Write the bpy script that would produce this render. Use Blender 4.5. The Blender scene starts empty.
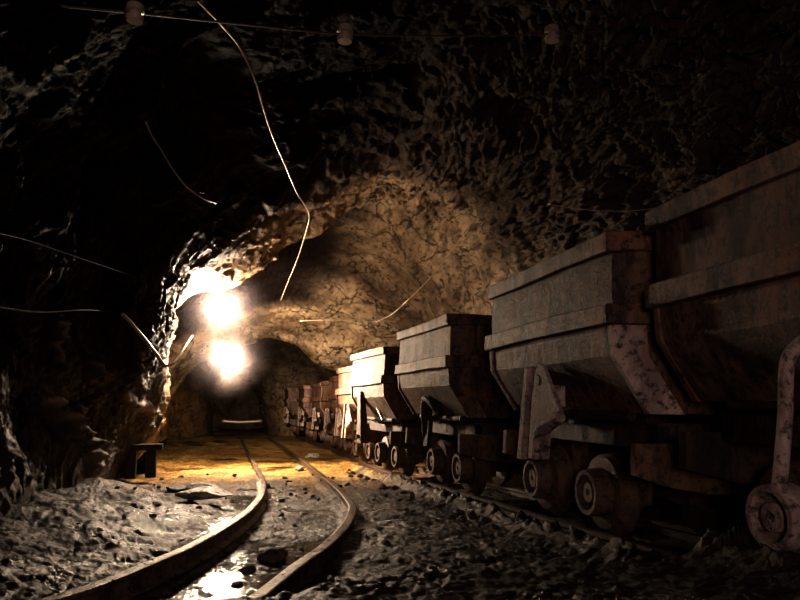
import bpy, bmesh, math, random
import numpy as np
from mathutils import Vector, Matrix
random.seed(7)
sc = bpy.context.scene
COL = sc.collection
PI = math.pi

# ------------------------------------------------------------------ camera numbers (frame 800 x 600)
F, PITCH, YAW, HC = 680.28, 0.1498, 0.2727, 0.531
SLOPE = -0.032
def G(y):                                   # fall of the drift floor: down to 12 m, level beyond
    y = np.asarray(y, float)
    return np.where(y < 10, SLOPE*y, np.where(y > 14, SLOPE*12, SLOPE*(10 + (y-10) - (y-10)**2/8)))
def ray(px, py):
    r = Vector((math.cos(YAW), -math.sin(YAW), 0)); fw = Vector((math.sin(YAW), math.cos(YAW), 0)); up = Vector((0, 0, 1))
    f2 = fw*math.cos(PITCH) + up*math.sin(PITCH); u2 = -fw*math.sin(PITCH) + up*math.cos(PITCH)
    return f2 + r*((px-400)/F) + u2*((300-py)/F)
def PY(px, py, Y):                          # where a sight line meets the cross-section at depth Y
    d = ray(px, py); t = Y/d.y
    return Vector((d.x*t, Y, HC + d.z*t))
def GP(px, py, dz=0.0):                     # where a sight line meets the floor
    d = ray(px, py); lo, hi = .3, 60.
    for _ in range(50):
        m = (lo+hi)/2; z = HC + d.z*m/d.y
        if z > float(G(m)) + dz: lo = m
        else: hi = m
    return PY(px, py, lo)

# ------------------------------------------------------------------ noise on arrays
rng = np.random.default_rng(11)
_perm = rng.permutation(256); _perm = np.concatenate([_perm]*3)
_grad = rng.normal(size=(256, 3)); _grad /= np.linalg.norm(_grad, axis=1)[:, None]
def _h(i, j, k): return _perm[_perm[_perm[i & 255] + (j & 255)] + (k & 255)]
def perlin(p):
    i = np.floor(p).astype(int); f = p - i; u = f*f*f*(f*(f*6-15)+10)
    out = 0
    for a in (0, 1):
        for b in (0, 1):
            for c in (0, 1):
                g = _grad[_h(i[:, 0]+a, i[:, 1]+b, i[:, 2]+c)]
                d = (f[:, 0]-a)*g[:, 0] + (f[:, 1]-b)*g[:, 1] + (f[:, 2]-c)*g[:, 2]
                w = (u[:, 0] if a else 1-u[:, 0])*(u[:, 1] if b else 1-u[:, 1])*(u[:, 2] if c else 1-u[:, 2])
                out = out + w*d
    return out*1.6
def fbm(p, o=4, gain=.5):
    s, a, q = 0, 1., p
    for _ in range(o):
        s = s + a*perlin(q); a *= gain; q = q*2.03 + 17.3
    return s
def ridged(p, o=4):
    s, a, q = 0, 1., p
    for _ in range(o):
        s = s + a*(1-np.abs(perlin(q))*2); a *= .5; q = q*2.1 + 9.1
    return s - 1.
def facet(p):                               # broken-rock facets: one tilted plane for each cell
    i = np.floor(p).astype(int); best = np.full(len(p), 9.); val = np.zeros(len(p))
    for a in (-1, 0, 1):
        for b in (-1, 0, 1):
            for c in (-1, 0, 1):
                h = _h(i[:, 0]+a, i[:, 1]+b, i[:, 2]+c); j = _grad[h]
                cp = i + np.array([a, b, c]) + .5 + j*.45
                d = p - cp; dd = (d*d).sum(1); g = _grad[(h*7+13) & 255]
                v = (d*g).sum(1)*1.1 + (h/255.-.5)*.7
                m = dd < best; best = np.where(m, dd, best); val = np.where(m, v, val)
    return val

# ------------------------------------------------------------------ materials
def new_mat(name):
    m = bpy.data.materials.new(name); m.use_nodes = True
    nt = m.node_tree; b = nt.nodes['Principled BSDF']
    return m, nt, b
def N(nt, t, **kw):
    n = nt.nodes.new(t)
    for k, v in kw.items():
        if k in n.inputs: n.inputs[k].default_value = v
        else: setattr(n, k, v)
    return n
def ramp(nt, src, stops):
    r = N(nt, 'ShaderNodeValToRGB'); e = r.color_ramp.elements
    while len(e) < len(stops): e.new(.5)
    for x, (p, c) in zip(e, stops):
        x.position = p; x.color = (c, c, c, 1) if isinstance(c, (int, float)) else (*c, 1)
    nt.links.new(src, r.inputs[0]); return r.outputs[0]
def noise(nt, vec, scale, detail=6, rough=.6, dist=0):
    n = N(nt, 'ShaderNodeTexNoise', Scale=scale, Detail=detail, Roughness=rough, Distortion=dist)
    nt.links.new(vec, n.inputs['Vector']); return n.outputs['Fac']
def mixc(nt, fac, a, b, mode='MIX'):
    m = N(nt, 'ShaderNodeMix', data_type='RGBA', blend_type=mode)
    for s, v in ((m.inputs[0], fac), (m.inputs[6], a), (m.inputs[7], b)):
        if hasattr(v, 'links') or isinstance(v, bpy.types.NodeSocket): nt.links.new(v, s)
        else: s.default_value = v if isinstance(v, (int, float)) else (*v, 1)
    return m.outputs[2]
def bump(nt, b, parts, dist=.02):
    prev = None
    for h, s in parts:
        n = N(nt, 'ShaderNodeBump', Strength=s, Distance=dist); nt.links.new(h, n.inputs['Height'])
        if prev: nt.links.new(prev, n.inputs['Normal'])
        prev = n.outputs[0]
    nt.links.new(prev, b.inputs['Normal'])

def rock_material():
    m, nt, b = new_mat('drift_rock'); L = nt.links.new
    tc = N(nt, 'ShaderNodeTexCoord').outputs['Object']
    at = N(nt, 'ShaderNodeAttribute', attribute_name='pale'); wet = N(nt, 'ShaderNodeAttribute', attribute_name='ochre')
    n1 = noise(nt, tc, 1.7, 8, .65, .3); n2 = noise(nt, tc, 9, 10, .7); n3 = noise(nt, tc, 38, 8, .7)
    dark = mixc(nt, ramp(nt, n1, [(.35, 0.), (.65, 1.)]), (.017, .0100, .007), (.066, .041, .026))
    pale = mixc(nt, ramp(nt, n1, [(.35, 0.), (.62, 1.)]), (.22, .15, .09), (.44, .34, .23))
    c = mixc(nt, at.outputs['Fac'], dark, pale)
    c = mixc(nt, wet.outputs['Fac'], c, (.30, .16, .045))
    c = mixc(nt, ramp(nt, n2, [(.36, 1.), (.5, 0.)]), c, (.020, .014, .011))
    vo = N(nt, 'ShaderNodeTexVoronoi', feature='DISTANCE_TO_EDGE', Scale=1.1)
    ds = N(nt, 'ShaderNodeVectorMath', operation='MULTIPLY_ADD'); nn = N(nt, 'ShaderNodeTexNoise', Scale=2.5, Detail=6)
    L(tc, nn.inputs['Vector']); L(nn.outputs['Color'], ds.inputs[0]); ds.inputs[1].default_value = (.8, .8, .8); L(tc, ds.inputs[2])
    L(ds.outputs[0], vo.inputs['Vector'])
    cr = ramp(nt, vo.outputs['Distance'], [(0, 1.), (.035, 0.)])
    c = mixc(nt, cr, c, (.015, .010, .008))
    so = N(nt, 'ShaderNodeAttribute', attribute_name='painted_shade')
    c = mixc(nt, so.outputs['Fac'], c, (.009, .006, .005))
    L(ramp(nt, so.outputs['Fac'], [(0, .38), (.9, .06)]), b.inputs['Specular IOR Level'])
    L(c, b.inputs['Base Color'])
    L(ramp(nt, n2, [(.3, .32), (.7, .75)]), b.inputs['Roughness'])
    b.inputs['Specular IOR Level'].default_value = .38; b.inputs['Specular Tint'].default_value = (1, .82, .66, 1)
    bump(nt, b, [(n1, .6), (n2, .8), (n3, .7)], .035)
    return m
def mud_material():
    m, nt, b = new_mat('wet_mud'); L = nt.links.new
    tc = N(nt, 'ShaderNodeTexCoord').outputs['Object']
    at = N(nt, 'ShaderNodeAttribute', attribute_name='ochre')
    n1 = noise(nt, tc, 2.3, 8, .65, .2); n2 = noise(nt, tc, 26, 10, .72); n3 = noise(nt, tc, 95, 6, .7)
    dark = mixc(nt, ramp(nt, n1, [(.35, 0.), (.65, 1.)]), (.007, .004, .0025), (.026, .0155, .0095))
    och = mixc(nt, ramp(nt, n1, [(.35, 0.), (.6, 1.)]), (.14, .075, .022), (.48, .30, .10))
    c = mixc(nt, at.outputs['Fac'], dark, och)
    c = mixc(nt, ramp(nt, n2, [(.38, .8), (.52, 0.)]), c, (.014, .010, .008))
    L(c, b.inputs['Base Color'])
    r = ramp(nt, n1, [(.38, .22), (.62, .5)])
    rr = mixc(nt, at.outputs['Fac'], r, (.62, .62, .62)); L(rr, b.inputs['Roughness'])
    b.inputs['Specular IOR Level'].default_value = .25; b.inputs['Specular Tint'].default_value = (1, .72, .52, 1)
    bump(nt, b, [(n1, .3), (n2, .7), (n3, .5)], .02)
    return m
def metal(name, a, c2, rust, rough=.5, met=.35, pale=None, wear=.5, bs=1.):
    m, nt, b = new_mat(name); L = nt.links.new
    tc = N(nt, 'ShaderNodeTexCoord').outputs['Object']
    oi = N(nt, 'ShaderNodeObjectInfo'); ad = N(nt, 'ShaderNodeVectorMath', operation='ADD')
    L(tc, ad.inputs[0]); L(oi.outputs['Random'], ad.inputs[1]); v = ad.outputs[0]
    mp = N(nt, 'ShaderNodeMapping'); mp.inputs['Scale'].default_value = (1.6, 1.6, .4); L(v, mp.inputs[0])
    n1 = noise(nt, mp.outputs[0], 5, 9, .68, .3); n2 = noise(nt, v, 26, 10, .75); n3 = noise(nt, v, 4.5, 7, .65, .5)
    c = mixc(nt, ramp(nt, n1, [(.42, 0.), (.58, 1.)]), a, c2)
    c = mixc(nt, ramp(nt, n3, [(.5, 0.), (.68, wear)]), c, rust)
    if pale: c = mixc(nt, ramp(nt, n1, [(.52, 0.), (.66, .8)]), c, pale)
    c = mixc(nt, ramp(nt, n2, [(.40, .9), (.50, 0.)]), c, (.014, .009, .007))
    L(c, b.inputs['Base Color']); b.inputs['Metallic'].default_value = met; b.inputs['Specular IOR Level'].default_value = .35
    L(ramp(nt, n2, [(.3, rough-.12), (.7, rough+.2)]), b.inputs['Roughness'])
    bump(nt, b, [(n1, .6*bs), (n2, .9*bs)], .016)
    return m
def plain(name, col, rough=.5, met=0., emit=None, es=0):
    m, nt, b = new_mat(name)
    tc = N(nt, 'ShaderNodeTexCoord').outputs['Object']; n1 = noise(nt, tc, 14, 6, .6)
    nt.links.new(mixc(nt, n1, tuple(x*.6 for x in col), tuple(min(1, x*1.3) for x in col)), b.inputs['Base Color'])
    b.inputs['Roughness'].default_value = rough; b.inputs['Metallic'].default_value = met; b.inputs['Specular IOR Level'].default_value = .35
    if emit:
        b.inputs['Emission Color'].default_value = (*emit, 1); b.inputs['Emission Strength'].default_value = es
    return m
M = dict(
    rock=rock_material(), mud=mud_material(),
    tub=metal('wagon_steel', (.030, .018, .014), (.165, .098, .068), (.20, .080, .032), .5, .2, wear=.65),
    band=metal('wagon_band', (.040, .024, .019), (.20, .12, .085), (.24, .09, .032), .46, .2, wear=.7),
    clay=metal('clay_smeared_steel', (.24, .19, .17), (.48, .39, .34), (.24, .14, .09), .6, .1, wear=.7),
    frame=metal('frame_steel', (.025, .018, .016), (.06, .04, .029), (.10, .05, .025), .5, .3),
    wheel=metal('wheel_iron', (.06, .037, .027), (.13, .08, .055), (.17, .07, .03), .5, .15, bs=.6),
    hub=metal('hub_iron', (.07, .045, .035), (.15, .10, .075), (.18, .08, .04), .5, .15, bs=.7),
    box=metal('axle_box_iron', (.06, .036, .022), (.17, .105, .06), (.18, .09, .035), .6, .1),
    rail=metal('rail_steel', (.10, .065, .045), (.26, .19, .14), (.20, .10, .05), .3, .55, bs=.5),
    rustrail=metal('rusted_rail', (.04, .024, .017), (.10, .055, .032), (.10, .045, .02), .65, .1), wood=metal('old_timber', (.035, .026, .02), (.07, .05, .036), (.05, .035, .025), .7, 0),
    stone=metal('slab_stone', (.40, .35, .31), (.66, .60, .54), (.35, .28, .22), .30, 0),
    rubble=metal('rubble_stone', (.05, .036, .028), (.15, .11, .08), (.12, .07, .035), .5, 0),
    wire=plain('wire', (.52, .42, .34), .35, .4), darkwire=plain('dark_cable', (.06, .045, .04), .5),
    blackwire=plain('black_cable', (.006, .005, .005), .8), porcelain=plain('porcelain', (.34, .27, .20), .35), lampbody=plain('lamp_body', (.10, .10, .10), .4, .6),
)
def water_material():
    m, nt, b = new_mat('puddle_water'); tc = N(nt, 'ShaderNodeTexCoord').outputs['Object']
    b.inputs['Base Color'].default_value = (.018, .012, .008, 1); b.inputs['Roughness'].default_value = .07
    b.inputs['IOR'].default_value = 1.33; b.inputs['Specular IOR Level'].default_value = .9
    bump(nt, b, [(noise(nt, tc, 9, 4, .6), .25), (noise(nt, tc, 40, 3, .6), .18)], .02)
    return m
M['water'] = water_material()
def bulb_material():
    m, nt, b = new_mat('glowing_bulb')
    b.inputs['Emission Color'].default_value = (1, .79, .58, 1); b.inputs['Emission Strength'].default_value = LAMP
    return m
LAMP = 1500.
M['bulb'] = bulb_material()

# ------------------------------------------------------------------ mesh helpers
def link(name, me, mat, parent=None, smooth=True):
    o = bpy.data.objects.new(name, me); COL.objects.link(o)
    if mat: me.materials.append(mat)
    if parent: o.parent = parent
    if smooth:
        for p in me.polygons: p.use_smooth = True
    return o
def grid_mesh(name, co, nu, nv, mat, smooth=True, attrs=None, flip=False):
    me = bpy.data.meshes.new(name)
    i, j = np.meshgrid(np.arange(nu-1), np.arange(nv-1), indexing='ij')
    a = (i*nv+j).ravel(); q = np.stack([a, a+1, a+nv+1, a+nv], 1)
    if flip: q = q[:, ::-1]
    me.vertices.add(len(co)); me.vertices.foreach_set('co', co.astype(np.float32).ravel())
    me.loops.add(q.size); me.loops.foreach_set('vertex_index', q.ravel().astype(np.int32))
    me.polygons.add(len(q)); me.polygons.foreach_set('loop_start', np.arange(0, q.size, 4, dtype=np.int32))
    me.polygons.foreach_set('use_smooth', np.full(len(q), smooth))
    me.update(calc_edges=True)
    for k, v in (attrs or {}).items():
        at = me.attributes.new(k, 'FLOAT', 'POINT'); at.data.foreach_set('value', v.astype(np.float32))
    me.materials.append(mat)
    o = bpy.data.objects.new(name, me); COL.objects.link(o); return o
def catmull(pts, per=8):
    P = [Vector(p) for p in pts]; P = [P[0]*2-P[1]] + P + [P[-1]*2-P[-2]]; out = []
    for k in range(1, len(P)-2):
        a, b, c, d = P[k-1:k+3]
        for s in range(per):
            t = s/per
            out.append(.5*((2*b) + (c-a)*t + (2*a-5*b+4*c-d)*t*t + (3*b-a-3*c+d)*t**3))
    out.append(P[-2]); return out
class MB:
    def __init__(s): s.bm = bmesh.new()
    def hexa(s, c):                         # 8 corners: bottom loop 0-3, top loop 4-7
        v = [s.bm.verts.new(x) for x in c]
        for f in ((3, 2, 1, 0), (4, 5, 6, 7), (0, 1, 5, 4), (1, 2, 6, 5), (2, 3, 7, 6), (3, 0, 4, 7)):
            s.bm.faces.new([v[i] for i in f])
        return s
    def box(s, x0, x1, y0, y1, z0, z1):
        return s.hexa([(x0, y0, z0), (x1, y0, z0), (x1, y1, z0), (x0, y1, z0), (x0, y0, z1), (x1, y0, z1), (x1, y1, z1), (x0, y1, z1)])
    def prism(s, poly, ax, a, b):           # polygon in the plane across axis ax, from a to b
        def p(u, v, w): return {'x': (w, u, v), 'y': (u, w, v), 'z': (u, v, w)}[ax]
        A = [s.bm.verts.new(p(u, v, a)) for u, v in poly]; B = [s.bm.verts.new(p(u, v, b)) for u, v in poly]
        s.bm.faces.new(A); s.bm.faces.new(B[::-1]); n = len(poly)
        for i in range(n): s.bm.faces.new([A[i], B[i], B[(i+1) % n], A[(i+1) % n]])
        return s
    def tube(s, pts, r, n=10, cap=True):
        pts = [Vector(p) for p in pts]; R = r if isinstance(r, (list, tuple)) else [r]*len(pts); rings = []
        up = Vector((0, 0, 1))
        for i, p in enumerate(pts):
            t = (pts[min(i+1, len(pts)-1)] - pts[max(i-1, 0)]).normalized()
            a = t.cross(up)
            if a.length < .05: a = t.cross(Vector((0, 1, 0)))
            a.normalize(); b = a.cross(t)
            rings.append([s.bm.verts.new(p + a*R[i]*math.cos(2*PI*k/n) + b*R[i]*math.sin(2*PI*k/n)) for k in range(n)])
        for A, B in zip(rings, rings[1:]):
            for k in range(n): s.bm.faces.new([A[k], A[(k+1) % n], B[(k+1) % n], B[k]])
        if cap: s.bm.faces.new(rings[0][::-1]); s.bm.faces.new(rings[-1])
        return s
    def lathe(s, prof, c=(0, 0, 0), axis='x', n=32):   # prof: (along, radius)
        rings = []
        for h, r in prof:
            ring = []
            for k in range(n):
                u, v = r*math.cos(2*PI*k/n), r*math.sin(2*PI*k/n)
                q = {'x': (h, u, v), 'y': (u, h, v), 'z': (u, v, h)}[axis]
                ring.append(s.bm.verts.new((c[0]+q[0], c[1]+q[1], c[2]+q[2])))
            rings.append(ring)
        for A, B in zip(rings, rings[1:]):
            for k in range(n): s.bm.faces.new([A[k], A[(k+1) % n], B[(k+1) % n], B[k]])
        s.bm.faces.new(rings[0][::-1]); s.bm.faces.new(rings[-1])
        return s
    def build(s, name, mat, parent=None, bevel=0, smooth=False, dent=0, sub=0, seed=0):
        bmesh.ops.recalc_face_normals(s.bm, faces=s.bm.faces)
        if bevel:
            bmesh.ops.bevel(s.bm, geom=[e for e in s.bm.edges if e.is_manifold and e.calc_face_angle(0) > .5], offset=bevel, segments=2, profile=.5, affect='EDGES')
        if sub: bmesh.ops.subdivide_edges(s.bm, edges=s.bm.edges, cuts=sub, use_grid_fill=True)
        me = bpy.data.meshes.new(name); s.bm.to_mesh(me); s.bm.free()
        if dent:
            n = len(me.vertices); co = np.empty(n*3, np.float32); me.vertices.foreach_get('co', co); co = co.reshape(-1, 3).astype(float)
            q = co*4.5 + seed*3.7
            d = np.stack([fbm(q, 3), fbm(q+31, 3), fbm(q+67, 3)], 1)*dent
            me.vertices.foreach_set('co', (co+d).astype(np.float32).ravel()); me.update()
        o = link(name, me, mat, parent, smooth)
        return o
def empty(name, loc=(0, 0, 0)):
    o = bpy.data.objects.new(name, None); o.empty_display_size = .1; COL.objects.link(o); o.location = loc; return o
def tag(o, label=None, cat=None, group=None, kind=None):
    for k, v in (('label', label), ('category', cat), ('group', group), ('kind', kind)):
        if v: o[k] = v
    return o

# ------------------------------------------------------------------ drift: walls and roof
def PXK(Y, l): return [(PY(a, b, Y).x, PY(a, b, Y).z) for a, b in l]
PROF = [  # (Y, ten points from the left foot over the roof to the right foot)
 (-2.5, [(-1.05,-.4),(-1.2,.6),(-1.15,1.5),(-.7,2.6),(.3,3.3),(1.5,3.6),(2.6,3.4),(3.5,2.7),(3.9,1.5),(3.8,-.4)]),
 (3.5,  [(-.95,-.4),(-1.15,.6),(-1.1,1.5),(-.7,2.5),(.25,3.25),(1.4,3.55),(2.6,3.4),(3.5,2.7),(3.9,1.5),(3.8,-.4)]),
 (5.6,  [(-.98,-.4),(-1.0,.4),(-.95,1.4),(-.7,2.4),(.2,3.2),(1.4,3.6),(2.6,3.45),(3.5,2.8),(3.9,1.6),(3.8,-.4)]),
 (7.0,  [(-1.0,-.42),(-.92,.22),(-.52,.85),(-.42,1.7),(.15,2.6),(1.3,3.45),(2.45,3.4),(3.4,2.85),(3.85,1.7),(3.75,-.45)]),
 (8.5,  PXK(8.5, [(138,456),(158,405),(160,335),(185,298),(232,262),(305,212),(385,186),(450,205)]) + [(3.7,1.9),(3.65,-.5)]),
 (9.3,  PXK(9.3, [(146,454),(164,405),(166,340),(190,300),(243,276),(311,228),(386,198),(450,214)]) + [(3.7,1.9),(3.65,-.5)]),
 (10.0, [(-.70,-.5),(-.75,.45),(-.75,1.5),(-.35,2.15),(.35,2.80),(1.25,3.4),(2.2,3.45),(3.1,2.95),(3.7,1.9),(3.65,-.5)]),
 (12.0, [(-.80,-.55),(-.95,.5),(-.95,1.5),(-.5,2.5),(.4,2.95),(1.4,3.25),(2.4,3.1),(3.3,2.6),(4.0,1.6),(3.9,-.5)]),
 (13.6, PXK(13.6, [(158,445),(156,395),(163,350),(196,320),(238,306),(272,299),(312,300),(362,320)]) + [(4.25,1.4),(4.2,-.55)]),
 (14.4, PXK(14.4, [(165,440),(165,395),(178,360),(212,338),(240,328),(270,320),(305,318),(350,332)]) + [(4.1,1.2),(4.2,-.6)]),
 (15.6, PXK(15.6, [(167,437),(170,400),(190,372),(220,352),(245,345),(270,339),(297,345),(318,362)]) + [(3.8,1.1),(4.2,-.6)]),
 (18.5, [(-1.0,-.6),(-1.1,.5),(-.9,1.4),(-.3,2.1),(.6,2.4),(1.4,2.5),(2.4,2.3),(3.2,1.7),(3.8,.8),(3.8,-.6)]),
 (20.0, [(-1.0,-.6),(-1.0,.5),(-.8,1.3),(-.3,1.9),(.6,2.1),(1.4,2.1),(2.4,1.9),(3.2,1.4),(3.8,.7),(3.8,-.6)]),
 (21.5, PXK(21.5, [(208,436),(206,412),(207,392),(213,380),(226,370),(240,366),(252,370),(262,384),(268,400),(276,436)])),
 (24.0, PXK(24.0, [(212,434),(210,412),(211,396),(217,384),(228,376),(240,372),(250,376),(258,388),(262,402),(266,434)])),
 (26.0, PXK(26.0, [(212,434),(210,412),(211,396),(217,384),(228,376),(240,372),(250,376),(258,388),(262,402),(266,434)])),
]
KY = np.array([k for k, _ in PROF]); KP = np.array([p for _, p in PROF], float)      # (K,10,2)
def smooth_interp(x, xs, ys):
    i = np.clip(np.searchsorted(xs, x)-1, 0, len(xs)-2); t = np.clip((x-xs[i])/(xs[i+1]-xs[i]), 0, 1)
    def tang(k):
        a = np.clip(k-1, 0, len(xs)-1); b = np.clip(k+1, 0, len(xs)-1)
        return (ys[b]-ys[a])/(xs[b]-xs[a]).reshape(-1, *([1]*(ys.ndim-1)))
    h = (xs[i+1]-xs[i]); sh = (-1, *([1]*(ys.ndim-1))); t = t.reshape(sh); h = h.reshape(sh)
    t2, t3 = t*t, t**3
    return ys[i]*(2*t3-3*t2+1) + tang(i)*h*(t3-2*t2+t) + ys[i+1]*(-2*t3+3*t2) + tang(i+1)*h*(t3-t2)
SPURS = [([(50,322),(54,338),(58,352),(63,370)], .16, 4), ([(42,400),(52,408),(62,418),(70,430),(78,442),(88,452),(90,466),(87,482)], .18, 6),
         ([(91,363),(95,372),(99,382)], .16, 4), ([(126,398),(134,403),(143,405),(152,410)], .055, 5), ([(133,352),(132,366),(130,380)], .12, 2.5)]
def build_drift():
    Y = np.concatenate([np.linspace(-2.5, 1.2, 50), 1.2*np.exp(np.linspace(0, math.log(26/1.2), 760))[1:]])
    nu, nv = len(Y), 460
    ctrl = smooth_interp(Y, KY, KP)                                  # (nu,10,2)
    s = np.linspace(0, 9, nv)
    c = np.transpose(ctrl, (1, 0, 2)).reshape(10, -1)
    prof = smooth_interp(s, np.arange(10.), c).reshape(nv, nu, 2).transpose(1, 0, 2)
    P = np.empty((nu, nv, 3)); P[..., 0] = prof[..., 0]; P[..., 1] = Y[:, None]; P[..., 2] = prof[..., 1]
    du = np.gradient(P, axis=0); dv = np.gradient(P, axis=1)
    n = np.cross(du, dv); n /= np.linalg.norm(n, axis=2)[..., None]+1e-9
    ctr = np.stack([np.full(nu, 1.4), Y, np.full(nu, 1.2)], 1)[:, None, :]
    sgn = np.sign(((ctr-P)*n).sum(2)); n *= sgn[..., None]           # inward normals
    p = P.reshape(-1, 3); nn = n.reshape(-1, 3)
    x, y, z = p.T
    S = lambda a, b, v: np.clip((v-a)/(b-a), 0, 1)**2*(3-2*np.clip((v-a)/(b-a), 0, 1))
    big = fbm(p*.9+5, 3)
    warp = p + .25*np.stack([fbm(p*1.5+3, 2), fbm(p*1.5+40, 2), fbm(p*1.5+80, 2)], 1)
    fc = facet(warp*np.array([1.7, 1.5, 1.9])); fc2 = facet(warp*np.array([4.6, 4., 5.])+7); fc3 = facet(warp*11+3)
    rg = ridged(warp*3.1+2, 4); fine = fbm(p*14, 4)
    rough = S(1.6, 2.8, x)*S(1.6, 2.4, z)*(1-S(8, 11, y))            # shattered roof on the right
    left = 1-S(-.2, .6, x)
    near_left = left*(1-S(8.2, 9, y))
    d = big*.14 + fc*.10*(1-.5*near_left) + fc2*.035*(1-.6*near_left) + fc3*.014 + fine*.014
    d = d + ridged(warp*np.array([5., 6., 9.])+8, 3)*.018*(1-.5*near_left)
    rg2 = ridged(warp*np.array([6., 8., 13.])+4, 4)
    d += rough*(rg*.05 + rg2*.075 + fc3*.03 + fine*.02)
    d += left*(rg*.02)*(1-S(9, 11, y))
    calm = S(9.5, 11, y)*(1-S(21, 23, y))
    d *= 1-.45*calm
    rib = np.exp(-((y-8.7)/.9)**2); d *= 1-.45*rib*(1-S(2.4, 3, x))
    cx_, cy_ = math.cos(YAW), math.sin(YAW); rx = x*cx_-y*cy_; ry = (x*cy_+y*cx_); rz = z-HC       # bearing of each wall point
    dep = ry*math.cos(PITCH)+rz*math.sin(PITCH); dep = np.where(dep > .1, dep, .1)
    ux = 400+F*rx/dep; uy = 300-F*(rz*math.cos(PITCH)-ry*math.sin(PITCH))/dep
    okm = (x < .1) & (y > 2.5) & (y < 8.5)
    glint = np.zeros(len(p))
    for path, amp, rad in SPURS:
        for (ax, ay), (bx, by) in zip(path, path[1:]):
            t_ = np.clip(((ux-ax)*(bx-ax)+(uy-ay)*(by-ay))/((bx-ax)**2+(by-ay)**2), 0, 1)
            dd = (ux-ax-t_*(bx-ax))**2+(uy-ay-t_*(by-ay))**2
            spur = amp*np.exp(-dd/rad**2)*(.7+.5*np.clip(rg, -1, 1))*okm
            glint = np.maximum(glint, np.exp(-dd/(rad*.7)**2)*okm)
            d = np.maximum(d, np.where(spur > .004, d*.5+spur, d-9))
    edge = S(.25, .9, z+.5)                                          # keep the feet in place
    q = p + nn*(d*(.35+.65*edge))[:, None]
    pale = np.clip(S(8.0, 8.6, y)*.95 + .55*S(6.2, 9, y)*S(1., 2.6, x) + .10*rough, 0, 1)  # lit arches and shaded stretches put into the rock colour
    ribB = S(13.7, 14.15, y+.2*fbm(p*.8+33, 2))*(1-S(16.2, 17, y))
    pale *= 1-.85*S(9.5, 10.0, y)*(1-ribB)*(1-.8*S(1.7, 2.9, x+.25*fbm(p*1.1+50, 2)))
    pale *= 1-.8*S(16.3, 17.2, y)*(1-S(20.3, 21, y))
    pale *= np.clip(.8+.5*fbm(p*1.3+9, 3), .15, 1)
    pale = np.maximum(pale, glint*.9)  # glints along the wall spurs painted in as paler rock
    painted_shade = S(9.4, 9.8, y)*(1-S(13.6, 14.0, y+.2*fbm(p*.8+33, 2)))*(1-S(1.6, 2.6, x+.3*fbm(p*1.1+50, 2)))*S(.9, 1.5, z)  # shade of the recess and near roof painted into the rock
    painted_shade = np.maximum(painted_shade, .92*(1-S(7.4, 8.2, y))*(1-.7*S(1.2, 2.6, x))*S(.5, 1.2, z)*(1-glint))
    och = (1-S(.3, 1.3, z+.1*big))*S(8.6, 9.6, y)*.8 * (1-S(20, 22, y))
    return q, nu, nv, pale, och, Y, painted_shade
q, nu, nv, pale, och, YY, painted_shade = build_drift()
Q = q.reshape(nu, nv, 3); A_ = pale.reshape(nu, nv); B_ = och.reshape(nu, nv); C_ = painted_shade.reshape(nu, nv)
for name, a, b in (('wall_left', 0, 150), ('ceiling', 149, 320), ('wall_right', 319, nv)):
    sub = Q[:, a:b]; o = grid_mesh(name, sub.reshape(-1, 3), nu, b-a, M['rock'], True, {'pale': A_[:, a:b].ravel(), 'ochre': B_[:, a:b].ravel(), 'painted_shade': C_[:, a:b].ravel()})
    tag(o, kind='structure')
# rock face closing the far end of the drift
gx, gz = np.meshgrid(np.linspace(-2.5, 4.5, 90), np.linspace(-1, 3.2, 60), indexing='ij')
e2 = np.stack([gx.ravel(), 25.8 + 0*gx.ravel(), gz.ravel()], 1); e2[:, 1] += fbm(e2*1.2, 4)*.35
o = grid_mesh('wall_back', e2, 90, 60, M['rock'], True, {'pale': np.full(len(e2), .05), 'ochre': np.zeros(len(e2))}); tag(o, kind='structure')

TRK = [(2.17, -.6), (2.1542, 1.4949), (2.1315, 3.016), (2.2238, 5.3021), (2.2736, 7.5329), (2.40, 9.15), (2.62, 10.95), (2.72, 12.65), (2.78, 14.6), (2.74, 16.7), (2.7, 19.6)]
def tx(y): return np.interp(y, [b for a, b in TRK], [a for a, b in TRK])
# ------------------------------------------------------------------ main track traced on the floor
RPX = [(250,600),(272,584),(300,562),(325,545),(345,525),(352,511),(349,500),(330,481),(300,458),(283,446),(268,436)]
LPX = [(50,598),(100,582),(150,562),(190,545),(225,526),(250,508),(262,492),(262,478),(255,464),(248,452),(240,436)]
RR = [GP(*p) for p in RPX]; LL = [GP(*p) for p in LPX]
def ext(pts):
    a, b = pts[0], pts[1]; d = (a-b).normalized()
    e = [Vector((a.x+d.x*1.5-.25, a.y+d.y*1.5, 0)), Vector((a.x+d.x*.7-.05, a.y+d.y*.7, 0))]
    for v in e: v.z = float(G(v.y))
    return e + pts
RR, LL = ext(RR), ext(LL)
def xat(pts, y):
    ys = np.array([p.y for p in pts]); xs = np.array([p.x for p in pts]); return np.interp(y, ys, xs)
def ground_z(x, y):
    S = lambda a, b, v: np.clip((v-a)/(b-a), 0, 1)**2*(3-2*np.clip((v-a)/(b-a), 0, 1))
    xl, xr = xat(LL, y), xat(RR, y)
    far = S(6, 9, y)
    g = G(y) - .05*(1-S(1.9, 2.6, y))
    inside = S(xl-.02, xl+.10, x)*(1-S(xr-.10, xr-.01, x))
    h = -.070 - .050*inside*(1-.6*far)*(1-.5*S(3.6, 4.4, y))
    h = h + .16*(1-S(-1.0, xl-.28, x))*(1-S(6, 8, y))             # bank against the left wall
    h = h - .045*S(xl-.42, xl-.2, x)*(1-S(xl-.06, xl+.02, x))*S(2.6, 3.6, y)*(1-S(7, 8, y))
    h = h + .02*S(xr+.05, xr+.35, x)*(1-far)
    h = h - .01*np.exp(-((x-tx(y)+.02)/.42)**4)
    return g + h
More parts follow.
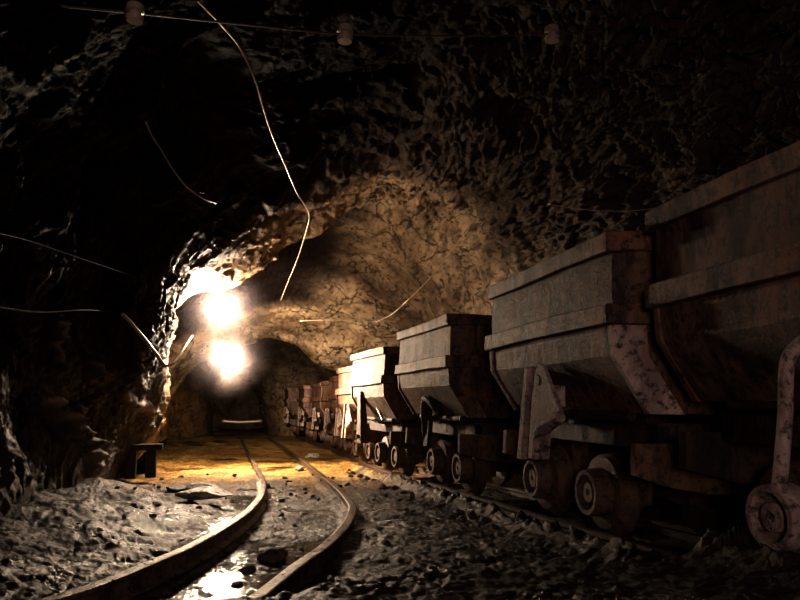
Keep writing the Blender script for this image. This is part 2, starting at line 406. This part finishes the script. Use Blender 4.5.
def build_floor():
    Y = np.concatenate([np.linspace(-2.5, 1.3, 40), 1.3*np.exp(np.linspace(0, math.log(26.8/1.3), 700))[1:]])
    X = np.concatenate([np.linspace(-1.7, 1.8, 430), np.linspace(1.8, 4.6, 170)[1:]])
    nu, nv = len(Y), len(X)
    yy, xx = np.meshgrid(Y, X, indexing='ij'); x, y = xx.ravel(), yy.ravel()
    z = ground_z(x, y); p = np.stack([x, y, z], 1)
    S = lambda a, b, v: np.clip((v-a)/(b-a), 0, 1)
    w = p + .1*np.stack([fbm(p*3, 2), fbm(p*3+9, 2), 0*x], 1)
    n = fbm(p*1.6, 3)*.020 + facet(w*8.)*.006 + facet(w*18.)*.006 + fbm(p*18, 3)*.006 + fbm(p*50, 2)*.004
    xl, xr = xat(LL, y), xat(RR, y)
    onrail = np.minimum(1, np.minimum(np.abs(x-xl), np.abs(x-xr))/.1)*.75+.25
    bank = S(0, 1, (xl-.3-x)/.4)
    n = n*onrail*(1-.15*bank) + .05*bank*fbm(p*2.2+60, 3)
    n += (.062+np.maximum(0, facet(w*11+5))*.05)*np.exp(-((x-tx(y)+.43)/.09)**2)*(1-S(8, 12, y))   # ballast beside the wagon track
    z2 = z + n
    wr = np.exp(-(np.abs(np.abs(x-tx(y))-.2548)/.065)**4)*(y < 20)
    z2 = z2*(1-wr) + np.minimum(z2, G(y)-.03)*wr
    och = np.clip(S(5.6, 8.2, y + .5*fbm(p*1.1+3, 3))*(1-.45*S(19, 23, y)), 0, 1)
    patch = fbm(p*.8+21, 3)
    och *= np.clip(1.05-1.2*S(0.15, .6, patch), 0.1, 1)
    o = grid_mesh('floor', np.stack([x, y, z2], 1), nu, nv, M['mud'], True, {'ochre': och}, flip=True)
    tag(o, kind='structure')
build_floor()

# water lying in the track bed
def build_water():
    Y = np.linspace(1.2, 7.6, 90); k = np.linspace(0, 1, 14); rows = []
    for y in Y:
        a = max(xat(LL, y) - (.40 if y > 2.9 else .02), -.78); b = xat(RR, y) - .03
        w = .5+.5*math.sin(y*2.1); x = a+(b-a)*k
        rows.append(np.stack([x, np.full(14, y), np.full(14, float(G(y))-.110+.004*w)], 1))
    o = grid_mesh('puddle', np.array(rows).reshape(-1, 3), len(Y), 14, M['water'], True, flip=True)
    tag(o, 'shallow film of muddy water lying between and beside the curved rails', 'puddle', kind='stuff')
build_water()

# ------------------------------------------------------------------ rails and sleepers
RAILP = [(-.045, -.085), (.045, -.085), (.045, -.076), (.011, -.066), (.011, -.028), (.026, -.018), (.026, -.003), (.020, 0), (-.020, 0), (-.026, -.003), (-.026, -.018), (-.011, -.028), (-.011, -.066), (-.045, -.076)]
def sweep_rail(name, pts, mat, label, group, per=8, sc_=1.0):
    P = catmull(pts, per) if len(pts) > 2 else [Vector(pts[0]).lerp(Vector(pts[1]), t/30) for t in range(31)]
    bm = bmesh.new(); rings = []
    for i, p in enumerate(P):
        t = P[min(i+1, len(P)-1)] - P[max(i-1, 0)]; t.z = 0; t.normalize(); a = Vector((t.y, -t.x, 0))
        rings.append([bm.verts.new(p + a*u*sc_ + Vector((0, 0, v*sc_))) for u, v in RAILP])
    n = len(RAILP)
    for A, B in zip(rings, rings[1:]):
        for k in range(n): bm.faces.new([A[k], A[(k+1) % n], B[(k+1) % n], B[k]])
    bm.faces.new(rings[0]); bm.faces.new(rings[-1][::-1])
    bmesh.ops.recalc_face_normals(bm, faces=bm.faces)
    me = bpy.data.meshes.new(name); bm.to_mesh(me); bm.free()
    o = link(name, me, mat, None, False); tag(o, label, 'rail', group); return o
sweep_rail('rail', LL, M['rail'], 'left-hand curved rail of the empty track, bending beside the puddles', None)
sweep_rail('rail', RR, M['rail'], 'right-hand curved rail of the empty track, nearer the ore wagons', None)

# ------------------------------------------------------------------ ore wagons
WAG = {1: (2.1542, 1.4949, -.0428), 2: (2.1315, 3.016, -.0434), 3: (2.2238, 5.3021, 0.), 4: (2.2736, 7.5329, .043)}
TILT = .0187
WOFF = {1: .07, 2: .245, 3: -.0137, 4: -.1601}
CX, CY = .12, .04                          # the tub corners are cut off in plan
def plan(hx, hy, z):
    return [(-hx, -hy, z), (-hx+CX, -hy-CY, z), (hx-CX, -hy-CY, z), (hx, -hy, z), (hx, hy, z), (hx-CX, hy+CY, z), (-hx+CX, hy+CY, z), (-hx, hy, z)]
def shell(m, levels, t=.02):
    """eight-sided shell through (half_x, half_y, z) levels with an inner skin"""
    bm = m.bm; o_, i_ = [], []
    for hx, hy, z in levels:
        o_.append([bm.verts.new(c) for c in plan(hx, hy, z)]); i_.append([bm.verts.new(c) for c in plan(hx-t, hy-t, z)])
    for R, fl in ((o_, 0), (i_, 1)):
        for A, B in zip(R, R[1:]):
            for k in range(8):
                f = [A[k], A[(k+1) % 8], B[(k+1) % 8], B[k]]; bm.faces.new(f[::-1] if fl else f)
    bm.faces.new(o_[0][::-1]); bm.faces.new(i_[0])
    for k in range(8): bm.faces.new([o_[-1][k], o_[-1][(k+1) % 8], i_[-1][(k+1) % 8], i_[-1][k]])
def band(m, hx, hy, z0, z1, t, flare=0.0):
    """eight-sided hoop round the tub"""
    bm = m.bm; V = []
    for ex, z in ((0, z0), (flare, z1)):
        V.append([bm.verts.new(c) for c in plan(hx+ex, hy+ex, z)]); V.append([bm.verts.new(c) for c in plan(hx-t, hy-t, z)])
    o0, i0, o1, i1 = V
    for k in range(8):
        l = (k+1) % 8
        bm.faces.new([o0[k], o0[l], o1[l], o1[k]]); bm.faces.new([i0[k], i1[k], i1[l], i0[l]])
        bm.faces.new([o1[k], o1[l], i1[l], i1[k]]); bm.faces.new([o0[k], i0[k], i0[l], o0[l]])
def make_wheel(root, side, y, xw=.2548, hubmat='hub'):
    s = side
    m = MB()
    prof = [(0, .03), (0, .165), (.005, .172), (.016, .172), (.02, .180), (.060, .182), (.066, .200), (.082, .200), (.086, .192), (.086, .03)]
    # prof runs from the outer face inwards
    m.lathe([(s*(xw+.052) - s*h, r) for h, r in prof], (0, y, .2), 'x', 40)
    w = m.build('wheel', M['wheel'], root, smooth=False)
    for p in w.data.polygons: p.use_smooth = True
    h = MB()
    hp = [(0, .10), (0, .082), (.030, .076), (.034, .050), (.012, .046), (.012, .016), (.02, .012)]
    out = s*(xw+.052+.088)
    ring = [(out - s*.10, .112), (out - s*.08, .114), (out - s*.02, .108), (out, .102)] + [(out - s*a, r) for a, r in hp]
    h.lathe(ring, (0, y, .2), 'x', 32)
    hb = h.build('hub', M[hubmat], w, smooth=False)
    return w
def make_wagon(kind, woff, ochre_end=False):
    root = empty('mine_wagon')
    m = MB(); shell(m, [(.427, .675, .58), (.572, .675, .80), (.58, .675, .90), (.572, .672, 1.262)], .018)
    m.build('tub', M['tub'], root, sub=7, dent=.008, seed=woff*10)
    m = MB(); band(m, .602, .6958, 1.2248, 1.3004, .04, .004); m.build('top_rim', M['band'], root, bevel=.006, sub=2, dent=.007, seed=woff*7+1)
    m = MB(); band(m, .618, .697, .9243, 1.0108, .05, -.006); m.build('middle_band', M['band'], root, bevel=.007, sub=2, dent=.008, seed=woff*9+2)
    # angle strips down the tub corners, clay-smeared on the second wagon
    for sy in (-1, 1):
        for sx in (-1, 1):
            m = MB(); e = .010
            for (x0, z0), (x1, z1) in (((.427, .575), (.573, .80)), ((.573, .80), (.581, .922))):
                lo = [(sx*(x0+e), sy*.655), (sx*(x0+e), sy*.683), (sx*(x0-CX), sy*(.675+CY+e)), (sx*(x0-CX), sy*(.675+CY-.004)), (sx*(x0-.006), sy*.668), (sx*(x0-.006), sy*.655)]
                hi = [(sx*(x1+e), sy*.655), (sx*(x1+e), sy*.683), (sx*(x1-CX), sy*(.675+CY+e)), (sx*(x1-CX), sy*(.675+CY-.004)), (sx*(x1-.006), sy*.668), (sx*(x1-.006), sy*.655)]
                A = [m.bm.verts.new((*q_, z0)) for q_ in lo]; B = [m.bm.verts.new((*q_, z1)) for q_ in hi]
                m.bm.faces.new(A); m.bm.faces.new(B[::-1])
                for k in range(6): m.bm.faces.new([A[k], B[k], B[(k+1) % 6], A[(k+1) % 6]])
            m.build('corner_angle', M['clay'] if kind == 'plate_clay' else M['band'], root)
    # end ribs on the tub ends, above the band
    for sy in (-1, 1):
        for x in (-.36, .36):
            m = MB(); m.box(x-.03, x+.03, min(sy*.710, sy*.732), max(sy*.710, sy*.732), 1.012, 1.224); m.build('end_rib', M['band'], root)
    # underframe
    m = MB()
    for x in (-.36, .30): m.box(x, x+.06, -.62, .62, .43, .53)
    for y in (-.62, -.05, .56): m.box(-.36, .36, y, y+.07, .44, .54)
    for x in (-.33, .23): m.box(x, x+.10, -.5, .5, .53, .585)
    m.build('underframe', M['frame'], root, bevel=.005)
    for sy in (-1, 1):
        m = MB(); arc = [(-.50 + k*.1, .33 - .075*(1-((k-5)/5)**2)) for k in range(11)]
        m.prism(arc + [(.50, .46), (-.50, .46)], 'y', sy*.64, sy*.68)
        b = m.build('buffer_beam', M['frame' if kind == 'lever' else 'box'], root, sub=1, dent=.01, seed=sy+4)  # nearest wagon's beams take darker steel, its deep shade put into the colour
        m = MB(); m.lathe([(sy*.68, .035), (sy*.735, .035), (sy*.735, .075), (sy*.755, .075)], (0, 0, .38), 'y', 20); m.build('buffer', M['frame'], b)
    # tipping trunnion beam and side plates
    m = MB(); m.tube([(-.42, 0, .56), (.42, 0, .56)], .045, 16); m.tube([(-.43, -.55, .565), (-.43, .10, .565)], .022, 12); m.tube([(-.415, .14, .565), (-.415, .5, .565)], .020, 12)
    m.build('trunnion', M['frame'], root)
    if kind in ('plate', 'plate_clay'):
        m = MB()
        m.prism([(.10, .34), (.04, .35), (.02, .44), (-.02, .47), (-.25, .52), (-.275, .57), (-.10, .79), (-.05, .805), (.0, .77), (.05, .60)], 'x', -.612, -.594)
        m.prism([(.205, .335), (.145, .335), (.055, .79), (.095, .79)], 'x', -.625, -.47)
        m.tube([(-.605, -.01, .475), (-.625, -.12, .500), (-.61, -.27, .555)], [.022, .036, .026], 12)
        m.box(-.60, -.50, -.10, .05, .60, .70)
        b = m.build('tipping_bracket', M['clay'], root, bevel=.004)
        m = MB(); m.lathe([(-.617, .026), (-.6125, .026), (-.612, .012)], (0, -.035, .725), 'x', 16); m.build('pin_hole', M['frame'], b)
    elif kind == 'hook':
        m = MB()
        m.tube(catmull([(-.46, .16, .34), (-.49, .15, .45), (-.51, .12, .60), (-.53, .06, .685), (-.54, -.04, .705), (-.52, -.14, .66), (-.48, -.20, .60)], 5), .030, 10)
        m.prism([(.17, .33), (.08, .34), (.03, .50), (.06, .66), (.12, .68), (.17, .5)], 'x', -.50, -.465)
        m.build('tipping_bracket', M['frame'], root)
    elif kind == 'post':
        m = MB(); m.hexa([(-.60, .14, .30), (-.55, .14, .30), (-.55, .30, .30), (-.60, .30, .30), (-.605, .20, .86), (-.565, .20, .86), (-.565, .30, .86), (-.605, .30, .86)])
        m.hexa([(-.60, .12, .30), (-.50, .12, .30), (-.50, .135, .30), (-.60, .135, .30), (-.605, .18, .86), (-.55, .18, .86), (-.55, .195, .86), (-.605, .195, .86)])
        b = m.build('tipping_bracket', M['wheel'], root, bevel=.004)
        m = MB(); m.lathe([(-.635, .018), (-.63, .022), (-.60, .022)], (0, .20, .37), 'x', 8); m.build('bolt', M['rail'], b)
        m = MB(); m.tube([(-.50, .10, .83), (-.47, -.30, .56)], .016, 8); m.build('stay_rod', M['rail'], root)
    elif kind == 'lever':
        pass
    # running gear
    for sy in (-1, 1):
        y = sy*.3159 + woff
        m = MB(); m.tube([(-.36, y, .2), (.36, y, .2)], .028, 14); m.build('axle', M['frame'], root)
        for sx in (-1, 1):
            m = MB(); m.hexa([(sx*.10, y-.10, .14), (sx*.19, y-.10, .14), (sx*.19, y+.10, .14), (sx*.10, y+.10, .14), (sx*.08, y-.13, .44), (sx*.20, y-.13, .44), (sx*.20, y+.13, .44), (sx*.08, y+.13, .44)])
            m.build('axle_box', M['box'], root, bevel=.015, sub=2, dent=.012, seed=sy+2)
            make_wheel(root, sx, y, hubmat='clay' if kind == 'lever' else 'hub')
    return root
GW = 'row of ore wagons standing on the right-hand track'
wags = []
W1 = make_wagon('lever', WOFF[1]); W2 = make_wagon('plate_clay', WOFF[2]); W3 = make_wagon('hook', WOFF[3]); W4 = make_wagon('post', WOFF[4])
W5 = make_wagon('plate', 0.)
def place(o, x, y, a, label):
    o.location = (x, y, float(G(y))); o.rotation_euler = (0, TILT, a); tag(o, label, 'wagon', GW); wags.append(o)
place(W1, *WAG[1], 'nearest dark ore wagon, cut off by the right edge of the frame')
place(W2, *WAG[2], 'second ore wagon from the right, with a pale clay-smeared tipping bracket on its side')
place(W3, *WAG[3], 'third ore wagon from the right, with a dark hooked bracket under its tub')
place(W4, *WAG[4], 'brightly lit ore wagon with an upright bolted post on its side')
W3.scale.z = 1.02; W4.scale.z = 1.03
def copy_tree(o, parent=None):
    c = o.copy(); COL.objects.link(c)
    if parent: c.parent = parent
    for ch in list(o.children): copy_tree(ch, c)
    return c
FAR = [(2.40, 9.15, .06, 'rusty ore wagon directly behind the brightly lit one with the bolted post'),
       (2.62, 10.95, .07, 'small distant ore wagon, second behind the brightly lit one'),
       (2.72, 12.65, .04, 'small distant ore wagon, third behind the brightly lit one'),
       (2.78, 14.6, .0, 'small distant ore wagon in shadow, fourth behind the brightly lit one'),
       (2.74, 16.7, -.03, 'small distant ore wagon in shadow, second from the far end of the row'),
       (2.70, 19.6, -.04, 'pale last ore wagon at the far end of the row')]
for i, (x, y, a, l) in enumerate(FAR):
    o = W5 if i == 0 else copy_tree(W5)
    place(o, x, y, a, l)
# side lever and drum of the nearest wagon
m = MB(); q0 = PY(812, 338, 1.42); q1 = PY(797, 347, 1.45); q2 = PY(787, 365, 1.47); q3 = PY(785, 420, 1.48); q4 = PY(779, 492, 1.50)
inv = (Matrix.Translation(W1.location) @ Matrix.Rotation(W1.rotation_euler.z, 4, 'Z') @ Matrix.Rotation(TILT, 4, 'Y')).inverted()
m.tube([inv @ p for p in catmull([PY(830, 336, 1.40), q0, q1, q2, q3, q4], 6)], .019, 14)
m.build('side_lever', M['clay'], W1, smooth=True)
# rails beneath the wagons
for sx, lab in ((-1, 'rail under the near-side wheels of the ore wagons, half buried in rubble'), (1, 'rail under the far-side wheels of the ore wagons')):
    pts = [(2.17 + sx*.2548, -.6, float(G(-.6))), ]
    for x, y, a in list(WAG.values()) + [(f[0], f[1], f[2]) for f in FAR]:
        pts.append((x + sx*.2548, y, float(G(y))))
    sweep_rail('rail', pts, M['rustrail'], lab, None, 6)

# ------------------------------------------------------------------ loose rocks
def rock(name, size, seed, mat, flat=1., sub=3):
    bm = bmesh.new(); bmesh.ops.create_icosphere(bm, subdivisions=sub, radius=1)
    me = bpy.data.meshes.new(name); bm.to_mesh(me); bm.free()
    n = len(me.vertices); co = np.empty(n*3, np.float32); me.vertices.foreach_get('co', co); co = co.reshape(-1, 3).astype(float)
    rs = np.random.default_rng(seed)
    for _ in range(11):                                              # chop planes off the ball
        g = rs.normal(size=3); g /= np.linalg.norm(g); h = rs.uniform(.55, .85); dd = co @ g
        co -= np.maximum(0, dd-h)[:, None]*g
    co *= np.array([1.15, .9, flat]); co += (fbm(co*2.5+seed, 3)*.05)[:, None]*co
    co *= size
    me.vertices.foreach_set('co', co.astype(np.float32).ravel()); me.update()
    return link(name, me, mat, None, False)
def floor_at(x, y): return float(ground_z(np.array([x]), np.array([y]))[0])
BIG = [((205, 496), .22, .26, 'stone', 'pale flat stone slab lying left of the rail bend'),
       ((176, 491), .11, .35, 'rubble', 'dark pointed stone at the left end of the pale slab'),
       ((204, 487), .15, .22, 'stone', 'smaller pale flat stone just behind the pale slab'),
       ((275, 541), .085, .6, 'rubble', 'dark round rock lying between the curved rails'),
       ((248, 551), .045, .6, 'rubble', 'small dark rock in the puddle, left of the round rock'),
       ((205, 592), .05, .6, 'rubble', 'dark rock in the puddle at the bottom of the frame'),
       ((300, 466), .10, .4, 'stone', 'pale lump of stone beside the far right-hand rail'),
       ((312, 455), .13, .45, 'stone', 'pale lump of stone beside the far wheels')]
for i, ((px, py), s, fl, mt, lab) in enumerate(BIG):
    g = GP(px, py, -.02); z = floor_at(g.x, g.y)
    o = rock('stone_slab' if fl < .25 else 'loose_rock', s, 40+i, M[mt], fl); o.location = (g.x, g.y, z + s*fl*.5); o.rotation_euler.z = i*1.3; o.location.z += .03 if fl < .3 else 0
    tag(o, lab, 'stone')
protos = [rock('rubble_stone', 1., 100+i, M['rubble'], .65, 2) for i in range(6)]
spots = []
rr = random.Random(3)
for i in range(150):
    y = 2.2*math.exp(rr.random()*math.log(9/2.2)); x = float(tx(y)) - .52 + rr.gauss(0, .08)
    spots.append((x, y, rr.uniform(.012, .034)*(1+.05*y)))
for i in range(110):
    y = 2.0*math.exp(rr.random()*math.log(9/2.0)); x = rr.uniform(-.7, 1.5); spots.append((x, y, rr.uniform(.010, .028)*(1+.05*y)))
for i, (x, y, s) in enumerate(spots):
    if i < 6: o = protos[i]
    else: o = protos[i % 6].copy(); COL.objects.link(o)
    o.location = (x, y, floor_at(x, y)+s*.25+.006); o.scale = (s,)*3; o.rotation_euler = (rr.uniform(-.3, .3), rr.uniform(-.3, .3), rr.uniform(0, 6))
    tag(o, 'fist-sized piece of broken rubble on the muddy drift floor', 'stone', 'rubble scattered over the floor')

# ------------------------------------------------------------------ timber trestle at the foot of the left wall
t0 = GP(141, 476); root = empty('timber_trestle', (t0.x, t0.y, t0.z-.02)); k = (t0-Vector((0, 0, HC))).length/F
tag(root, 'low dark timber trestle standing against the left wall', 'trestle')
m = MB(); m.box(-18*k, 17*k, -.10, .10, 25*k, 30*k); m.build('crossbeam', M['wood'], root, bevel=.004, sub=2, dent=.008)
for x in (-9, 8):
    m = MB(); m.box((x-4.5)*k, (x+4.5)*k, -.07, .07, 0, 25*k); m.build('leg', M['wood'], root, bevel=.004, sub=2, dent=.008, seed=x)

# ------------------------------------------------------------------ lamps
def lamp(px, py, Y, r, label):
    c = PY(px, py, Y); root = empty('mine_lamp', c); tag(root, label, 'lamp')
    m = MB(); m.lathe([(-r*.9, .01), (-r*.8, r*.5), (0, r), (r*.8, r*.5), (r*.9, .01)], (0, 0, 0), 'z', 12)
    b = MB(); bmesh.ops.create_icosphere(b.bm, subdivisions=2, radius=r); m.bm.free(); b.build('bulb', M['bulb'], root, smooth=True)
    m = MB(); m.lathe([(r*.95, r*.55), (r*1.3, r*.5), (r*1.9, r*.4), (r*2.0, .01)], (0, 0, 0), 'z', 16); m.build('socket', M['lampbody'], root)
    return root, c
l1, c1 = lamp(222, 307, 9.08, .070, 'upper dazzling white lamp hanging under the rock arch')
l2, c2 = lamp(225, 354, 10.3, .060, 'lower dazzling white lamp, the farther one, against the left wall')

def glare():  # added scattering volume that stands for the glare round the lamps
    c = (c1+c2)/2; bm = bmesh.new(); bmesh.ops.create_icosphere(bm, subdivisions=3, radius=1)
    for v in bm.verts: v.co = Vector((v.co.x*.78, v.co.y*1.2, v.co.z*1.0))
    me = bpy.data.meshes.new('glare_volume'); bm.to_mesh(me); bm.free()
    m = bpy.data.materials.new('glare_volume'); m.use_nodes = True; nt = m.node_tree; nt.nodes.clear()
    out = nt.nodes.new('ShaderNodeOutputMaterial'); v = N(nt, 'ShaderNodeVolumeScatter', Anisotropy=.1); v.inputs['Color'].default_value = (1, .86, .90, 1)
    tc = N(nt, 'ShaderNodeTexCoord').outputs['Object']; tot = None
    def math_(op, a, b_):
        n = N(nt, 'ShaderNodeMath', operation=op)
        for k, q_ in enumerate((a, b_)):
            if isinstance(q_, (int, float)): n.inputs[k].default_value = q_
            else: nt.links.new(q_, n.inputs[k])
        return n.outputs[0]
    for cc in (c1, c2):
        d = N(nt, 'ShaderNodeVectorMath', operation='DISTANCE'); nt.links.new(tc, d.inputs[0]); d.inputs[1].default_value = tuple(cc-c)
        e = math_('DIVIDE', d.outputs['Value'], GLARE_R); e = math_('MULTIPLY', e, e); e = math_('MULTIPLY', e, -1.); e = math_('EXPONENT', e, 0.)
        tot = e if tot is None else math_('ADD', tot, e)
    nt.links.new(math_('MULTIPLY', tot, GLARE_D), v.inputs['Density']); nt.links.new(v.outputs[0], out.inputs['Volume'])
    o = link('glare_volume', me, m); o.location = c
    tag(o, 'added volume for the haze hanging in the air around the two lamps', 'glare', kind='stuff')
GLARE_R, GLARE_D = .36, .17
glare()

# ------------------------------------------------------------------ wires, cables, insulators
def wire(name, pts, r, mat, label, per=8, cat='cable', group=None):
    m = MB(); m.tube(catmull(pts, per), r, 6); o = m.build(name, mat, None, smooth=True); tag(o, label, cat, group); return o
def PL(lst): return [PY(*a) for a in lst]
wire('hanging_cable', PL([(185,-12,4.2),(198,1,4.3),(222,26,4.6),(240,48,4.9),(255,80,5.2),(262,104,5.5),(272,135,6),(285,165,6.6),(297,193,7.2),(309,213,7.8),(306,232,8.2),(297,260,8.8),(288,282,9.4),(281,300,10)]), .0085, M['wire'],
     'long pale cable dangling from the roof and kinking at the arch')
wire('hanging_cable', PL([(146,122,4.0),(152,136,4.1),(160,148,4.2),(172,168,4.4),(184,184,4.6),(192,191,4.7),(204,199,4.8),(216,203,4.9)]), .0055, M['wire'],
     'short thin cable end curling against the dark left wall')
wire('bent_pipe', PL([(122,314,5.6),(130,322,5.7),(142,336,5.85),(155,352,6.),(163,364,6.1),(168,366,6.15),(176,360,6.4),(186,345,7.0),(192,336,7.8)]), .015, M['wire'],
     'bent pale hose sticking out of the left wall below the lamps', cat='hose')
wire('thin_wire', PL([(470,228,8),(452,250,8.3),(430,278,8.6),(408,300,8.9),(392,314,9.2),(376,322,9.5)]), .006, M['wire'], 'thin wire hanging down the lit rock behind the wagons')
wire('thin_wire', PL([(548,204,5.2),(580,209,5),(610,211,4.8),(640,210,4.6),(672,206,4.4)]), .0035, M['wire'], 'thin wire running level above the second wagon')
wire('thin_wire', PL([(300,321,12),(325,320,12),(350,320,12),(372,319,12),(395,322,12)]), .008, M['wire'], 'level wire crossing below the dark roof recess')
wire('thin_wire', PL([(480,215,6),(520,185,5.4),(560,158,5),(620,120,4.4),(690,86,3.9)]), .0035, M['darkwire'], 'dark wire slanting up the broken rock to the upper right')
wire('wall_cable', PL([(-15,230,3.2),(30,241,3.9),(80,258,4.7),(130,275,6),(180,292,8)]), .004, M['blackwire'], 'upper dark cable strung along the left wall')
wire('wall_cable', PL([(-15,305,3.2),(40,312,4.0),(90,310,5),(125,314,7)]), .005, M['blackwire'], 'lower dark cable sagging along the left wall')
sp = PL([(60,6,3.1),(135,13,3.25),(240,24,3.6),(345,34,3.9),(450,36,4.05),(552,34,4.1),(610,30,4.1)])
wire('span_wire', sp, .006, M['darkwire'], 'dark span wire crossing under the roof and carrying the insulators', cat='wire')
for px, py, Y, lab in ((135, 13, 3.25, 'leftmost porcelain insulator on the span wire at the top'), (345, 34, 3.9, 'middle white porcelain insulator on the span wire'), (552, 34, 4.1, 'rightmost brownish porcelain insulator on the span wire')):
    c = PY(px, py, Y); r = 9/F*Y
    m = MB(); m.lathe([(-r, r*.3), (-r, r*.85), (-r*.45, r), (-r*.3, r*.62), (r*.05, r*.62), (r*.2, r), (r*.95, r*.9), (r, r*.3)], (0, 0, 0), 'z', 20)
    o = m.build('insulator', M['porcelain'], None, smooth=False); o.location = c; tag(o, lab, 'insulator')
# level pipe across the far end
wire('level_pipe', [PY(222, 421, 22), PY(240, 422, 22), PY(262, 421, 22)], .05, M['wire'], 'pale pipe lying level across the far end of the drift', cat='pipe')
# plank lying in the mud at the bottom
a, b = GP(535, 578, .02), GP(610, 604, .02)
m = MB(); d = (b-a).normalized(); n_ = Vector((d.y, -d.x, 0))*.02
z0 = Vector((0, 0, .02)); m.hexa([a-n_-z0, b-n_-z0, b+n_-z0, a+n_-z0, a-n_+z0, b-n_+z0, b+n_+z0, a+n_+z0])
o = m.build('plank', M['wood'], None, bevel=.003, sub=3, dent=.01); tag(o, 'narrow dark plank half sunk in the mud at the bottom right', 'plank')

# ------------------------------------------------------------------ light and camera
w = bpy.data.worlds.new('world'); sc.world = w; w.use_nodes = True
w.node_tree.nodes['Background'].inputs[0].default_value = (.35, .5, 1, 1); w.node_tree.nodes['Background'].inputs[1].default_value = .02
def area(name, loc, target, size, power, col):
    l = bpy.data.lights.new(name, 'AREA'); l.size = size; l.energy = power; l.color = col
    o = bpy.data.objects.new(name, l); COL.objects.link(o); o.location = loc
    o.rotation_euler = (Vector(target)-Vector(loc)).to_track_quat('-Z', 'Y').to_euler(); return o
area('blue_fill', (.6, -2.2, 1.4), (2.2, 3, .4), 1.2, 9, (.45, .6, 1))  # blue fill light added behind the camera, source unseen
def spot(name, loc, target, power, ang, col, r=.06, blend=1.):
    l = bpy.data.lights.new(name, 'SPOT'); l.energy = power; l.color = col; l.spot_size = ang; l.spot_blend = blend; l.shadow_soft_size = r
    o = bpy.data.objects.new(name, l); COL.objects.link(o); o.location = loc
    o.rotation_euler = (Vector(target)-Vector(loc)).to_track_quat('-Z', 'Y').to_euler(); return o
WARM = (1, .78, .55)
spot('wagon_fill_spot', c2+Vector((.05, -.15, -.12)), (1.75, 8.8, .8), 1500, math.radians(66), WARM)  # added spot beside the lower lamp, no fixture, brightens the wagons
spot('floor_fill_spot', c2+Vector((0, 0, -.14)), (.9, 10.0, -.4), 720, math.radians(110), (1, .78, .52))  # second added spot without a fixture, brightens the floor
spot('arch_fill_spot', c2+Vector((.08, .05, .0)), (1.6, 14.6, 1.9), 2300, math.radians(75), WARM)  # third added spot without a fixture, brightens the far arch
area('warm_fill', (-.6, -2.2, .9), (2.0, 3.4, .6), .8, 58, (1, .63, .50))  # warm fill light added behind the camera for wagons and wheels

cam = bpy.data.cameras.new('camera'); co_ = bpy.data.objects.new('camera', cam); COL.objects.link(co_)
cam.sensor_width = 36; cam.lens = F/800*36; cam.clip_start = .02; cam.clip_end = 200
co_.location = (0, 0, HC); fwv = ray(400, 300); co_.rotation_euler = fwv.to_track_quat('-Z', 'Y').to_euler()
sc.camera = co_
sc.view_settings.view_transform = 'Standard'; sc.view_settings.exposure = .25; sc.view_settings.gamma = .80
sc.cycles.use_denoising = True; sc.cycles.max_bounces = 6; sc.cycles.diffuse_bounces = 4; sc.cycles.sample_clamp_indirect = 6
